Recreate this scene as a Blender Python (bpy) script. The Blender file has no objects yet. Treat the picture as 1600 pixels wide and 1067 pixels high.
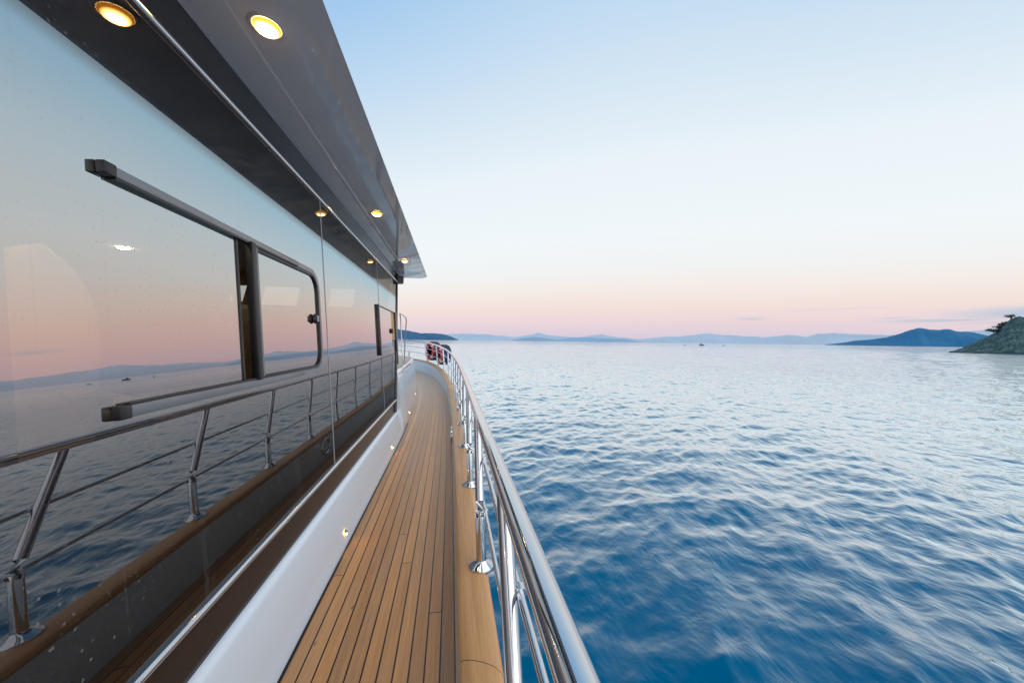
import bpy, bmesh, math, random
import numpy as np
from mathutils import Vector, Matrix
from math import sin, cos, tan, atan, atan2, pi, radians, sqrt, exp
random.seed(4); RNG = np.random.default_rng(11)
SC = bpy.context.scene; COL = SC.collection

# ------------------------------------------------------------------ constants
F_PX = 556.0; EYE = 1.35; SEA_Z = -1.9
W0 = .538*EYE; TA = .0643; AN = atan(TA)          # cabin side: lateral offset at deck level, inward lean
NW = Vector((cos(AN), 0, sin(AN)))                # outward normal of the cabin side
SOFFIT = 2.446

def lin(r, g, b):
    f = lambda c: (c/255/12.92 if c/255 <= .04045 else ((c/255+.055)/1.055)**2.4)
    return (f(r), f(g), f(b), 1)

# ------------------------------------------------------------------ materials
class NT:
    def __init__(s, tree): s.t = tree
    def n(s, typ, **kw):
        nd = s.t.nodes.new(typ)
        for k, v in kw.items():
            if k in nd.inputs.keys() if isinstance(k, str) else False: nd.inputs[k].default_value = v
            else: setattr(nd, k, v)
        return nd
    def l(s, a, b): s.t.links.new(a, b)
    def math(s, op, a, b=None, c=None, clamp=False):
        nd = s.t.nodes.new('ShaderNodeMath'); nd.operation = op; nd.use_clamp = clamp
        for i, v in enumerate((a, b, c)):
            if v is None: continue
            if isinstance(v, (int, float)): nd.inputs[i].default_value = v
            else: s.l(v, nd.inputs[i])
        return nd.outputs[0]
    def mix(s, fac, a, b):
        nd = s.t.nodes.new('ShaderNodeMix'); nd.data_type = 'RGBA'
        for sock, v in ((nd.inputs[0], fac), (nd.inputs[6], a), (nd.inputs[7], b)):
            if isinstance(v, (int, float, tuple)): sock.default_value = v
            else: s.l(v, sock)
        return nd.outputs[2]
    def ramp(s, fac, stops, interp='LINEAR'):
        nd = s.t.nodes.new('ShaderNodeValToRGB'); cr = nd.color_ramp; cr.interpolation = interp
        while len(cr.elements) < len(stops): cr.elements.new(.5)
        for e, (p, c) in zip(cr.elements, stops):
            e.position = p; e.color = c if isinstance(c, tuple) else (c, c, c, 1)
        s.l(fac, nd.inputs[0]); return nd.outputs[0]
    def noise(s, vec, scale, detail=3, rough=.55, dist=0):
        nd = s.t.nodes.new('ShaderNodeTexNoise'); nd.inputs['Scale'].default_value = scale
        nd.inputs['Detail'].default_value = detail; nd.inputs['Roughness'].default_value = rough
        nd.inputs['Distortion'].default_value = dist
        if vec is not None: s.l(vec, nd.inputs['Vector'])
        return nd.outputs[0]
    def mapping(s, vec, scale=(1, 1, 1), rot=(0, 0, 0), loc=(0, 0, 0)):
        nd = s.t.nodes.new('ShaderNodeMapping')
        nd.inputs['Scale'].default_value = scale; nd.inputs['Rotation'].default_value = rot; nd.inputs['Location'].default_value = loc
        s.l(vec, nd.inputs['Vector']); return nd.outputs[0]
    def coord(s, kind='Object'):
        return s.t.nodes.new('ShaderNodeTexCoord').outputs[kind]
    def bump(s, h, strength=.2, dist=.01, normal=None):
        nd = s.t.nodes.new('ShaderNodeBump'); nd.inputs['Strength'].default_value = strength
        nd.inputs['Distance'].default_value = dist; s.l(h, nd.inputs['Height'])
        if normal is not None: s.l(normal, nd.inputs['Normal'])
        return nd.outputs[0]

def new_mat(name):
    m = bpy.data.materials.new(name); m.use_nodes = True
    t = NT(m.node_tree); p = m.node_tree.nodes['Principled BSDF']
    return m, t, p

def simple(name, col, rough=.4, metal=0, var=.12, scale=6, coat=0, bump=0, bscale=60):
    """plain painted / cast surface with slight uneven tone and roughness"""
    m, t, p = new_mat(name)
    o = t.coord('Object')
    nz = t.noise(o, scale, 4, .6)
    dark = tuple(c*(1-var) for c in col[:3])+(1,); lite = tuple(min(1, c*(1+var)) for c in col[:3])+(1,)
    t.l(t.mix(nz, dark, lite), p.inputs['Base Color'])
    r = t.math('MULTIPLY_ADD', t.noise(o, scale*4, 3), rough*.5, rough*.75)
    t.l(r, p.inputs['Roughness'])
    p.inputs['Metallic'].default_value = metal; p.inputs['Coat Weight'].default_value = coat
    if bump:
        t.l(t.bump(t.noise(o, bscale, 4), bump, .004), p.inputs['Normal'])
    return m

def mat_chrome():
    m, t, p = new_mat('polished_steel')
    o = t.coord('Object')
    p.inputs['Metallic'].default_value = 1
    t.l(t.mix(t.noise(o, 3), (.55, .575, .61, 1), (.68, .695, .72, 1)), p.inputs['Base Color'])
    t.l(t.math('MULTIPLY_ADD', t.noise(t.mapping(o, (30, 30, 8)), 2, 4), .10, .03), p.inputs['Roughness'])
    return m

def mat_gel(name, col, rough=.18, wav=.0, wscale=1.2, coat=.5, spec=.5):
    m, t, p = new_mat(name)
    o = t.coord('Object')
    t.l(t.mix(t.noise(o, 1.3, 5, .65), tuple(c*.93 for c in col[:3])+(1,), col), p.inputs['Base Color'])
    t.l(t.math('MULTIPLY_ADD', t.noise(o, 9, 4), rough, rough*.6), p.inputs['Roughness'])
    p.inputs['Coat Weight'].default_value = coat; p.inputs['Specular IOR Level'].default_value = spec; p.inputs['Coat Roughness'].default_value = .03
    if wav:
        b = t.bump(t.noise(o, wscale, 2), wav, .06)
        t.l(b, p.inputs['Normal']); t.l(b, p.inputs['Coat Normal'])
    return m

def mat_teak(name, plank, base, dark, seam=.1, joints=2.2, varnish=False):
    """UV: u = metres across the planks, v = metres along them"""
    m, t, p = new_mat(name)
    uv = t.coord('UV'); sx = t.n('ShaderNodeSeparateXYZ'); t.l(uv, sx.inputs[0]); U, V = sx.outputs[0], sx.outputs[1]
    ku = t.math('DIVIDE', U, plank); idx = t.math('FLOOR', ku); fr = t.math('FRACT', ku)
    wn = t.n('ShaderNodeTexWhiteNoise', noise_dimensions='1D'); t.l(idx, wn.inputs['W']); rnd = wn.outputs['Value']
    kv = t.math('ADD', t.math('DIVIDE', V, joints), t.math('MULTIPLY', rnd, 7.3))
    cell = t.math('FLOOR', kv)
    wn2 = t.n('ShaderNodeTexWhiteNoise', noise_dimensions='2D'); cb = t.n('ShaderNodeCombineXYZ')
    t.l(idx, cb.inputs[0]); t.l(cell, cb.inputs[1]); t.l(cb.outputs[0], wn2.inputs['Vector']); tone = wn2.outputs['Value']
    cv = t.n('ShaderNodeCombineXYZ')
    t.l(t.math('MULTIPLY', U, 1.0), cv.inputs[0]); t.l(t.math('MULTIPLY', V, 1.0), cv.inputs[1]); t.l(t.math('MULTIPLY', tone, 40), cv.inputs[2])
    g1 = t.noise(t.mapping(cv.outputs[0], (70, 2.2, 1)), 1, 5, .62, .35)
    g2 = t.noise(t.mapping(cv.outputs[0], (260, 7, 1)), 1, 3, .7)
    g3 = t.noise(t.mapping(cv.outputs[0], (6, 1.6, 1)), 1, 4, .6)
    gr = t.math('ADD', t.math('MULTIPLY', g1, .55), t.math('MULTIPLY', g2, .45))
    c = t.mix(t.ramp(gr, [(.37, 0.), (.63, 1.)]), dark, base)
    wa = tuple(x*y for x, y in zip(base[:3], (1.22, 1.16, 1.04)))+(1,)
    wb = tuple(x*y for x, y in zip(base[:3], (.62, .60, .60)))+(1,)
    c = t.mix(.5, c, t.mix(tone, wb, wa))
    # weathered grey patches and water marks
    c = t.mix(t.math('MULTIPLY', t.ramp(g3, [(.45, 0.), (.75, 1.)]), .12 if varnish else .38), c, (.27, .225, .18, 1))
    # small dark pores / knots
    vo = t.n('ShaderNodeTexVoronoi'); vo.inputs['Scale'].default_value = 1; t.l(t.mapping(cv.outputs[0], (9, 3.5, 1)), vo.inputs['Vector'])
    c = t.mix(t.ramp(vo.outputs['Distance'], [(.02, .7), (.07, 0.)]), c, (.08, .045, .025, 1))
    h = gr
    edge = t.math('ABSOLUTE', t.math('SUBTRACT', fr, .5))
    if not varnish:
        lineu = t.math('GREATER_THAN', edge, .5-seam/2)
        fv = t.math('ABSOLUTE', t.math('SUBTRACT', t.math('FRACT', kv), .5))
        linev = t.math('GREATER_THAN', fv, .5-.00028)
        line = t.math('MAXIMUM', lineu, linev)
        c = t.mix(line, c, (.012, .012, .014, 1))
        h = t.math('SUBTRACT', t.math('MULTIPLY', gr, .12), line)
        t.l(t.math('SUBTRACT', t.math('MULTIPLY_ADD', gr, .2, .30), t.math('MULTIPLY', line, .1)), p.inputs['Roughness'])
    else:
        fv = t.math('ABSOLUTE', t.math('SUBTRACT', t.math('FRACT', t.math('ADD', t.math('DIVIDE', V, 2.4), t.math('MULTIPLY', t.math('POWER', t.math('DIVIDE', U, .14), 2), .02))), .5))
        line = t.math('GREATER_THAN', fv, .5-.0007)
        c = t.mix(line, c, (.06, .035, .02, 1))
        t.l(t.math('MULTIPLY_ADD', g3, .25, .3), p.inputs['Roughness'])
        p.inputs['Coat Weight'].default_value = .15; p.inputs['Coat Roughness'].default_value = .25
    if not varnish:      # bleached by spray towards the bow
        c = t.mix(t.math('MULTIPLY', t.ramp(t.math('DIVIDE', V, 40.), [(.29, 0.), (.40, 1.)]), t.math('MULTIPLY_ADD', g3, .6, .38)), c, (.40, .36, .31, 1))
    t.l(c, p.inputs['Base Color'])
    t.l(t.bump(h, .35, .0015), p.inputs['Normal'])
    return m

def mat_glass():
    m = bpy.data.materials.new('tinted_window_glass'); m.use_nodes = True; t = NT(m.node_tree); N = m.node_tree.nodes
    out = N['Material Output']; N.remove(N['Principled BSDF'])
    o = t.coord('Object')
    tr = N.new('ShaderNodeBsdfTransparent'); tr.inputs[0].default_value = (.58, .54, .50, 1)
    gl = N.new('ShaderNodeBsdfGlossy'); gl.inputs['Roughness'].default_value = .0
    b = t.bump(t.noise(o, .9, 1), .035, .02); t.l(b, gl.inputs['Normal'])
    sz = t.n('ShaderNodeSeparateXYZ'); t.l(o, sz.inputs[0])      # reflection tones painted in by height: dark soffit, blue sky, peach horizon, dark sea
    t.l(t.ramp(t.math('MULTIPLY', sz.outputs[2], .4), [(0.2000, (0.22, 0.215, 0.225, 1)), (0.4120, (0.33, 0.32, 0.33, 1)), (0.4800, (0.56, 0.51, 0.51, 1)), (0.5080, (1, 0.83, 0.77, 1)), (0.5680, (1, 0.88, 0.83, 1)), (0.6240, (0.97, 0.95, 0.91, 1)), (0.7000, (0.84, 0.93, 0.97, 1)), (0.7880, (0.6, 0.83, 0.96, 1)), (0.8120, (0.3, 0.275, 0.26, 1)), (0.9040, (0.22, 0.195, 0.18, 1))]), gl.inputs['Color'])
    fr = N.new('ShaderNodeLayerWeight'); fr.inputs[0].default_value = .32
    fac = t.math('MULTIPLY_ADD', fr.outputs[0], .62, .52, clamp=True)
    mx = N.new('ShaderNodeMixShader'); t.l(fac, mx.inputs[0]); t.l(tr.outputs[0], mx.inputs[1]); t.l(gl.outputs[0], mx.inputs[2])
    # salt spots, runs and smears
    cy = t.n('ShaderNodeCombineXYZ'); t.l(sz.outputs[1], cy.inputs[0]); t.l(sz.outputs[2], cy.inputs[1])
    big = t.noise(o, 1.6, 4, .6)
    def spots(scale, r0, r1, mask, lo, hi, amt):
        v = t.n('ShaderNodeTexVoronoi', voronoi_dimensions='2D'); v.inputs['Scale'].default_value = scale; t.l(cy.outputs[0], v.inputs['Vector'])
        keep = t.ramp(v.outputs['Color'], [(.42, 0.), (.62, 1.)])       # only some cells carry a spot
        return t.math('MULTIPLY', t.math('MULTIPLY', t.ramp(v.outputs['Distance'], [(r0, 1.), (r1, 0.)]), keep), t.ramp(mask, [(lo, 0.), (hi, amt)]))
    sp = spots(26, .05, .11, big, .44, .6, .9)
    sp2 = spots(75, .07, .16, t.noise(o, 3.1, 3), .46, .62, .75)
    run = t.math('MULTIPLY', t.ramp(t.noise(t.mapping(o, (1, 42, .9)), 1, 2), [(.62, 0.), (.76, .14)]), big)
    haze = t.math('MULTIPLY', t.ramp(t.noise(o, 2.2, 5, .7), [(.4, 0.), (.8, 1.)]), .02)
    d = t.math('ADD', t.math('ADD', t.math('MULTIPLY', sp, .42), t.math('MULTIPLY', sp2, .35)), t.math('ADD', run, haze), clamp=True)
    di = N.new('ShaderNodeBsdfDiffuse'); di.inputs[0].default_value = (.42, .40, .38, 1)
    m2 = N.new('ShaderNodeMixShader'); t.l(d, m2.inputs[0]); t.l(mx.outputs[0], m2.inputs[1]); t.l(di.outputs[0], m2.inputs[2])
    t.l(m2.outputs[0], out.inputs[0]); return m

def mat_clear():
    m = bpy.data.materials.new('clear_glass'); m.use_nodes = True; t = NT(m.node_tree); N = m.node_tree.nodes; N.remove(N['Principled BSDF'])
    tr = N.new('ShaderNodeBsdfTransparent'); tr.inputs[0].default_value = (.42, .44, .44, 1)
    gl = N.new('ShaderNodeBsdfGlossy'); gl.inputs['Roughness'].default_value = .01
    lw = N.new('ShaderNodeLayerWeight'); lw.inputs[0].default_value = .15
    mx = N.new('ShaderNodeMixShader'); t.l(lw.outputs[0], mx.inputs[0]); t.l(tr.outputs[0], mx.inputs[1]); t.l(gl.outputs[0], mx.inputs[2])
    t.l(mx.outputs[0], N['Material Output'].inputs[0]); return m

def mat_emit(name, core, rim, s_core, s_rim, radius):
    m = bpy.data.materials.new(name); m.use_nodes = True; t = NT(m.node_tree); N = m.node_tree.nodes
    N.remove(N['Principled BSDF']); o = t.coord('Object')
    v = t.n('ShaderNodeVectorMath', operation='LENGTH'); t.l(o, v.inputs[0])
    k = t.math('DIVIDE', v.outputs['Value'], radius, clamp=True)
    e = N.new('ShaderNodeEmission')
    t.l(t.mix(t.ramp(k, [(.55, 0.), (.9, 1.)]), core, rim), e.inputs[0])
    t.l(t.ramp(k, [(.60, s_core/50), (.92, s_rim/50)]), e.inputs[1])
    ms = t.math('MULTIPLY', e.inputs[1].links[0].from_socket, 50.); t.l(ms, e.inputs[1])
    t.l(e.outputs[0], N['Material Output'].inputs[0]); return m

def mat_hill(name, body, haze, haze_amt, scale, rocky=False):
    """land seen through distant air: surface plus scattered airlight"""
    m, t, p = new_mat(name); o = t.coord('Object')
    n1 = t.noise(o, scale, 6, .68); n2 = t.noise(t.mapping(o, (1, 1, 2.2)), scale*5, 5, .7)
    d = tuple(c*.45 for c in body[:3])+(1,)
    c = t.mix(t.ramp(n1, [(.38, 0.), (.62, 1.)]), d, body)
    if rocky:
        c = t.mix(t.ramp(t.noise(t.mapping(o, (1, 1, 2), (.4, .2, 0)), scale*1.1, 3, .5), [(.46, 0.), (.60, .75)]), c, (.16, .21, .19, 1))
        rock = t.ramp(t.noise(t.mapping(o, (1, 1, 1.6), (.3, .5, 0)), scale*3.2, 7, .72, .6), [(.47, 0.), (.58, 1.)])
        c = t.mix(rock, c, t.mix(n2, (.07, .10, .10, 1), (.26, .30, .28, 1)))
        sh = t.ramp(t.noise(o, scale*7, 4, .7), [(.40, 1.), (.52, 0.)])
        c = t.mix(t.math('MULTIPLY', sh, .85), c, (.012, .04, .03, 1))
        zz = t.n('ShaderNodeSeparateXYZ'); t.l(o, zz.inputs[0])      # wave-washed dark foot
        c = t.mix(t.ramp(t.math('MULTIPLY_ADD', zz.outputs[2], .2, t.math('MULTIPLY', n2, .2)), [(.15, .85), (.32, 0.)]), c, (.012, .02, .022, 1))
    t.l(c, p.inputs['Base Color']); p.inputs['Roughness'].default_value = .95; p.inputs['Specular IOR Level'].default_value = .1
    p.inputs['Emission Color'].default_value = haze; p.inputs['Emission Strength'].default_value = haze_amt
    t.l(t.bump(n2, 1. if rocky else .8, 4 if rocky else 12), p.inputs['Normal'])
    return m

def mat_sea():
    m = bpy.data.materials.new('sea_water'); m.use_nodes = True; t = NT(m.node_tree); N = m.node_tree.nodes
    N.remove(N['Principled BSDF'])
    o = t.coord('Object')
    # small wind ripples on top of the modelled waves; the water close to the hull is smoother
    ln = t.n('ShaderNodeVectorMath', operation='LENGTH'); t.l(o, ln.inputs[0])
    far = t.ramp(t.math('DIVIDE', ln.outputs['Value'], 120.), [(.03, 0.), (.45, 1.)])
    a = t.noise(t.mapping(o, (1.0, .62, 1), (0, 0, radians(-18))), 2.3, 3, .55, .3)
    b = t.noise(t.mapping(o, (1.0, .7, 1), (0, 0, radians(24))), 7.0, 3, .6, .2)
    nb1 = N.new('ShaderNodeBump'); nb1.inputs['Distance'].default_value = .22; t.l(a, nb1.inputs['Height']); t.l(t.math('MULTIPLY_ADD', far, .60, SEA_B1), nb1.inputs['Strength'])
    nb2 = N.new('ShaderNodeBump'); nb2.inputs['Distance'].default_value = .05; t.l(b, nb2.inputs['Height']); t.l(t.math('MULTIPLY_ADD', far, .35, SEA_B2), nb2.inputs['Strength']); t.l(nb1.outputs[0], nb2.inputs['Normal'])
    nb = nb2.outputs[0]
    dif = N.new('ShaderNodeBsdfDiffuse'); gl = N.new('ShaderNodeBsdfGlossy')
    big = t.noise(t.mapping(o, (.05, .09, 1)), 1, 3, .6)
    t.l(t.mix(big, (.0, .072, .152, 1), (.0, .115, .232, 1)), dif.inputs[0])
    gl.inputs['Roughness'].default_value = .05; gl.inputs['Color'].default_value = (.87, .965, 1, 1); t.l(nb, gl.inputs['Normal'])
    fr = N.new('ShaderNodeFresnel'); fr.inputs[0].default_value = SEA_IOR; t.l(nb, fr.inputs['Normal'])
    mx = N.new('ShaderNodeMixShader'); t.l(t.math('MULTIPLY_ADD', fr.outputs[0], 3.1, -.125, clamp=True), mx.inputs[0]); t.l(dif.outputs[0], mx.inputs[1]); t.l(gl.outputs[0], mx.inputs[2])
    t.l(mx.outputs[0], N['Material Output'].inputs[0]); return m
SEA_B1, SEA_B2, SEA_IOR = .20, .12, 1.45

M = dict(
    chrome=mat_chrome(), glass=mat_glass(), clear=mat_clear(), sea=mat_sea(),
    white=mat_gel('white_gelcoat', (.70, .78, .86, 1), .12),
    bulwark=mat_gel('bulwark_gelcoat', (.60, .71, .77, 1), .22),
    soffit=mat_gel('soffit_gelcoat', (.72, .69, .67, 1), .04, .03, 1.1),
    black=mat_gel('black_gelcoat', (.012, .011, .011, 1), .14),
    strip=mat_gel('dark_painted_panel', (.022, .018, .017, 1), .16, coat=.1, spec=.3),
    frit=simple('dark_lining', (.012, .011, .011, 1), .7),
    alu=simple('anodised_aluminium', (.21, .21, .225, 1), .34, .7, .08, 20),
    rubber=simple('black_rubber', (.005, .005, .0055, 1), .42, 0, .2, 30),
    dark=simple('dark_bronze_metal', (.05, .045, .045, 1), .28, .6, .2, 12),
    bezel=simple('satin_bezel', (.62, .60, .57, 1), .3, .2),
    grey=simple('grey_paint', (.30, .31, .33, 1), .4),
    cream=simple('cream_leather', (.88, .60, .36, 1), .5, 0, .08, 10, 0, .25, 90),
    teakblind=simple('varnished_blind', (.46, .27, .10, 1), .45, 0, .25, 14),
    joinery=simple('brown_joinery', (.20, .115, .055, 1), .4, 0, .3, 8),
    lining=simple('pale_cabin_lining', (.62, .58, .53, 1), .7, 0, .06),
    carpet=simple('dark_carpet', (.05, .04, .035, 1), .95, 0, .25, 40),
    ring=simple('red_ring_plastic', (.55, .02, .03, 1), .38, 0, .15, 9),
    band=simple('white_reflective_band', (.8, .8, .8, 1), .4),
    navy=simple('navy_canvas', (.012, .03, .07, 1), .8, 0, .3, 12, 0, .5, 120),
    rope=simple('grab_rope', (.6, .58, .52, 1), .8),
    deck=mat_teak('teak_deck_planks', .062, (.66, .335, .135, 1), (.29, .13, .046, 1), .105, 8.5),
    deck2=mat_teak('weathered_teak', .07, (.42, .33, .24, 1), (.25, .19, .14, 1), .09, 1.7),
    cap=mat_teak('varnished_teak_cap', .16, (.64, .34, .13, 1), (.27, .115, .035, 1), 0, 2.4, True),
    downlight=mat_emit('warm_downlight', (1, .76, .42, 1), (1, .42, .05, 1), 45, 1.9, .043),
    steplight=mat_emit('warm_step_light', (1, .62, .25, 1), (1, .42, .08, 1), 85, 45, .014),
    cabinlight_and_fill=mat_emit('cabin_lamp_and_fill', (1, .85, .65, 1), (1, .8, .5, 1), 110, 100, .06),
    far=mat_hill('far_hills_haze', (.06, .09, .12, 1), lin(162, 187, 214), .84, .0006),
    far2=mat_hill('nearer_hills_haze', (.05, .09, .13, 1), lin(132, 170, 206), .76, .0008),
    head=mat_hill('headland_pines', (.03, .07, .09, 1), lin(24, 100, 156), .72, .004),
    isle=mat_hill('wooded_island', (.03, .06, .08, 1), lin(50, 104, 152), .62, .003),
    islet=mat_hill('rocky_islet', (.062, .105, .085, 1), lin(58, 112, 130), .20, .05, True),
    bark=simple('pine_bark', (.06, .045, .035, 1), .9),
    leaf=simple('pine_needles', (.045, .085, .06, 1), .8, 0, .4, .8),
    boat=simple('boat_paint', (.10, .12, .14, 1), .5), boatw=simple('boat_cabin_paint', (.4, .42, .44, 1), .5),
)

# ------------------------------------------------------------------ object helpers
def link(name, me, mats, parent=None):
    o = bpy.data.objects.new(name, me); COL.objects.link(o)
    for m in (mats if isinstance(mats, (list, tuple)) else [mats]):
        if me.materials.find(m.name) < 0: me.materials.append(m)
    if parent is not None: o.parent = parent
    return o

def mesh_of(bm, smooth=True, angle=38):
    bmesh.ops.recalc_face_normals(bm, faces=bm.faces)
    me = bpy.data.meshes.new('m'); bm.to_mesh(me); bm.free()
    if smooth:
        me.polygons.foreach_set('use_smooth', [True]*len(me.polygons))
        me.set_sharp_from_angle(angle=radians(angle))
    return me

def obj(name, bm, mats, parent=None, smooth=True, angle=38):
    return link(name, mesh_of(bm, smooth, angle), mats, parent)

def tag(o, label, cat, group=None, kind=None):
    if label: o['label'] = label
    if cat: o['category'] = cat
    if group: o['group'] = group
    if kind: o['kind'] = kind
    return o

def empty(name, loc, rz=0):
    o = bpy.data.objects.new(name, None); COL.objects.link(o); o.location = loc; o.rotation_euler = (0, 0, rz)
    o.empty_display_size = .2; return o

def add_box(bm, lo, hi, xf=None, mi=0, bevel=0):
    vs = [bm.verts.new((x, y, z)) for z in (lo[2], hi[2]) for y in (lo[1], hi[1]) for x in (lo[0], hi[0])]
    fs = [bm.faces.new([vs[i] for i in q]) for q in ((0, 2, 3, 1), (4, 5, 7, 6), (0, 1, 5, 4), (1, 3, 7, 5), (3, 2, 6, 7), (2, 0, 4, 6))]
    if bevel:
        es = list({e for f in fs for e in f.edges})
        r = bmesh.ops.bevel(bm, geom=es, offset=bevel, segments=2, affect='EDGES', profile=.5)
        vs = list({v for f in r['faces'] for v in f.verts} | {v for v in vs if v.is_valid})
        fs = list({f for v in vs for f in v.link_faces})
    for f in fs: f.material_index = mi
    if xf is not None:
        for v in vs: v.co = xf(v.co)
    return vs

def frame_at(d):
    d = d.normalized(); a = Vector((0, 0, 1)) if abs(d.z) < .95 else Vector((0, 1, 0))
    u = d.cross(a).normalized(); return u, u.cross(d).normalized()

def add_tube(bm, pts, r, n=14, cap=True, mi=0, radii=None):
    pts = [Vector(p) for p in pts]; rings = []
    for i, p in enumerate(pts):
        d = (pts[min(i+1, len(pts)-1)]-pts[max(i-1, 0)])
        u, w = frame_at(d); rr = radii[i] if radii else r
        rings.append([bm.verts.new(p+(u*cos(2*pi*k/n)+w*sin(2*pi*k/n))*rr) for k in range(n)])
    for a, b in zip(rings, rings[1:]):
        for k in range(n):
            f = bm.faces.new((a[k], a[(k+1) % n], b[(k+1) % n], b[k])); f.material_index = mi
    if cap:
        for rg in (rings[0], rings[-1]):
            f = bm.faces.new(rg); f.material_index = mi
    return rings

def add_lathe(bm, prof, n=32, axis=None, org=(0, 0, 0), mi=0):
    """profile [(r, h)] about local z, then moved by axis matrix"""
    R = axis or Matrix.Identity(3); org = Vector(org); rings = []
    for r, h in prof:
        if r < 1e-6: rings.append([bm.verts.new(org+R@Vector((0, 0, h)))])
        else: rings.append([bm.verts.new(org+R@Vector((r*cos(2*pi*k/n), r*sin(2*pi*k/n), h))) for k in range(n)])
    for a, b in zip(rings, rings[1:]):
        for k in range(n):
            k2 = (k+1) % n
            if len(a) == 1 and len(b) == 1: continue
            q = [a[0], b[k2], b[k]] if len(a) == 1 else ([a[k], a[k2], b[0]] if len(b) == 1 else [a[k], a[k2], b[k2], b[k]])
            f = bm.faces.new(q); f.material_index = mi

def catmull(pts, step):
    P = [np.array(p, float) for p in pts]; P = [2*P[0]-P[1]]+P+[2*P[-1]-P[-2]]; out = []
    for i in range(1, len(P)-2):
        n = max(2, int(np.linalg.norm(P[i+1]-P[i])/step))
        for k in range(n):
            u = k/n; a, b, c, d = P[i-1], P[i], P[i+1], P[i+2]
            out.append(.5*((2*b)+(-a+c)*u+(2*a-5*b+4*c-d)*u*u+(-a+3*b-3*c+d)*u**3))
    out.append(P[-2]); return np.array(out)

class Curve:
    """a plan curve with arclength; off > 0 is to the right of travel (outboard)"""
    def __init__(s, pts, step=.12):
        s.p = catmull(pts, step); seg = np.linalg.norm(np.diff(s.p, axis=0), axis=1)
        s.s = np.concatenate([[0], np.cumsum(seg)]); s.L = s.s[-1]
        t = np.gradient(s.p, axis=0); s.t = t/np.linalg.norm(t, axis=1)[:, None]
    def at(s, a, off=0):
        x = np.interp(a, s.s, s.p[:, 0]); y = np.interp(a, s.s, s.p[:, 1])
        tx = np.interp(a, s.s, s.t[:, 0]); ty = np.interp(a, s.s, s.t[:, 1]); l = sqrt(tx*tx+ty*ty); tx /= l; ty /= l
        return x+ty*off, y-tx*off, tx, ty
    def stations(s, step): return list(np.linspace(0, s.L, int(s.L/step)+1))
    def s_of_y(s, y):
        k = np.argmax(s.p[:, 1]); return float(np.interp(y, s.p[:k, 1], s.s[:k]))

MIDX = -2.75
def mirror(pts): return pts+[(2*MIDX-x, y) for x, y in reversed(pts[:-1])]
HULL = Curve(mirror([(.048, -6), (.048, -2), (.048, 1), (.046, 3), (.034, 4.7), (.010, 6.2), (-.05, 8.0), (-.145, 9.2), (-.30, 10.3), (-.56, 11.35), (-.90, 12.1), (-1.35, 12.62), (-2.0, 13.02), (MIDX, 13.15)]))
def sheer(y): return .0085*max(0, y-6.5)**2
def bulw(y): return .278+.09*min(1, max(0, (y-6.5)/5.5))
def railh(y): return .9755+sheer(y)

def sweep(curve, profile, a0, a1, step, mats, name, parent, zfun=None, closed=False, uv=True, mis=None, smooth=True, angle=38):
    """profile(y) -> list of (off, z); swept along the curve; u across, v along"""
    bm = bmesh.new(); lay = bm.loops.layers.uv.new('UVMap')
    A = list(np.linspace(a0, a1, max(2, int((a1-a0)/step)+1))); rows = []; us = []
    for a in A:
        y0 = curve.at(a)[1]; pr = profile(y0); row = []
        for off, z in pr:
            x, y, _, _ = curve.at(a, off); row.append(bm.verts.new((x, y, z)))
        rows.append(row)
        u = [0]
        for q, w in zip(pr, pr[1:]): u.append(u[-1]+sqrt((q[0]-w[0])**2+(q[1]-w[1])**2))
        us.append(u)
    n = len(rows[0]); rng = n if closed else n-1
    for i in range(len(A)-1):
        for k in range(rng):
            k2 = (k+1) % n
            f = bm.faces.new((rows[i][k], rows[i][k2], rows[i+1][k2], rows[i+1][k]))
            if mis: f.material_index = mis[k]
            for lp, (uu, vv) in zip(f.loops, ((us[i][k], A[i]), (us[i][k2] if k2 else us[i][k]+.05, A[i]), (us[i+1][k2] if k2 else us[i+1][k]+.05, A[i+1]), (us[i+1][k], A[i+1]))):
                lp[lay].uv = (uu, vv)
    if closed:
        bm.faces.new(rows[0]); bm.faces.new(list(reversed(rows[-1])))
    return obj(name, bm, mats, parent, smooth, angle)

# ================================================================== THE YACHT
yacht = empty('motor_yacht', (-2.75, 4, SEA_Z))
tag(yacht, 'white motor yacht with teak side deck, mirrored cabin windows and polished steel rail', 'yacht')
class _Off: pass
def Y(o):      # keep world placement while parenting to the yacht's base
    o.parent = yacht; o.matrix_parent_inverse = Matrix.Translation(-Vector(yacht.location)); return o

# --- hull topsides
def hull_prof(y):
    z = sheer(y)+bulw(y)
    return [(.118, z-.032), (.112, z-.09), (.10, z-.25), (.02, -.55), (-.12, -1.4), (-.22, SEA_Z-.6)]
Y(sweep(HULL, hull_prof, 0, HULL.L, .25, M['white'], 'hull', None))
# --- bulwark inner face
def bul_prof(y):
    z = sheer(y); b = bulw(y)
    return [(-.016, z-.06), (-.015, z+.0), (-.012, z+b*.5), (-.004, z+b-.034), (.09, z+b-.033)]
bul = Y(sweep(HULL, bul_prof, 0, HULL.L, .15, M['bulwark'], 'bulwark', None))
# --- teak cap rail
def cap_prof(y):
    z = sheer(y)+bulw(y)
    return [(-.008, z-.030), (-.010, z-.018), (-.006, z-.006), (.004, z), (.03, z+.004), (.065, z+.005), (.105, z+.004), (.125, z-.004), (.134, z-.016), (.134, z-.030)]
Y(sweep(HULL, cap_prof, 0, HULL.L, .12, M['cap'], 'cap_rail', None, closed=True, angle=70))
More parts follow.
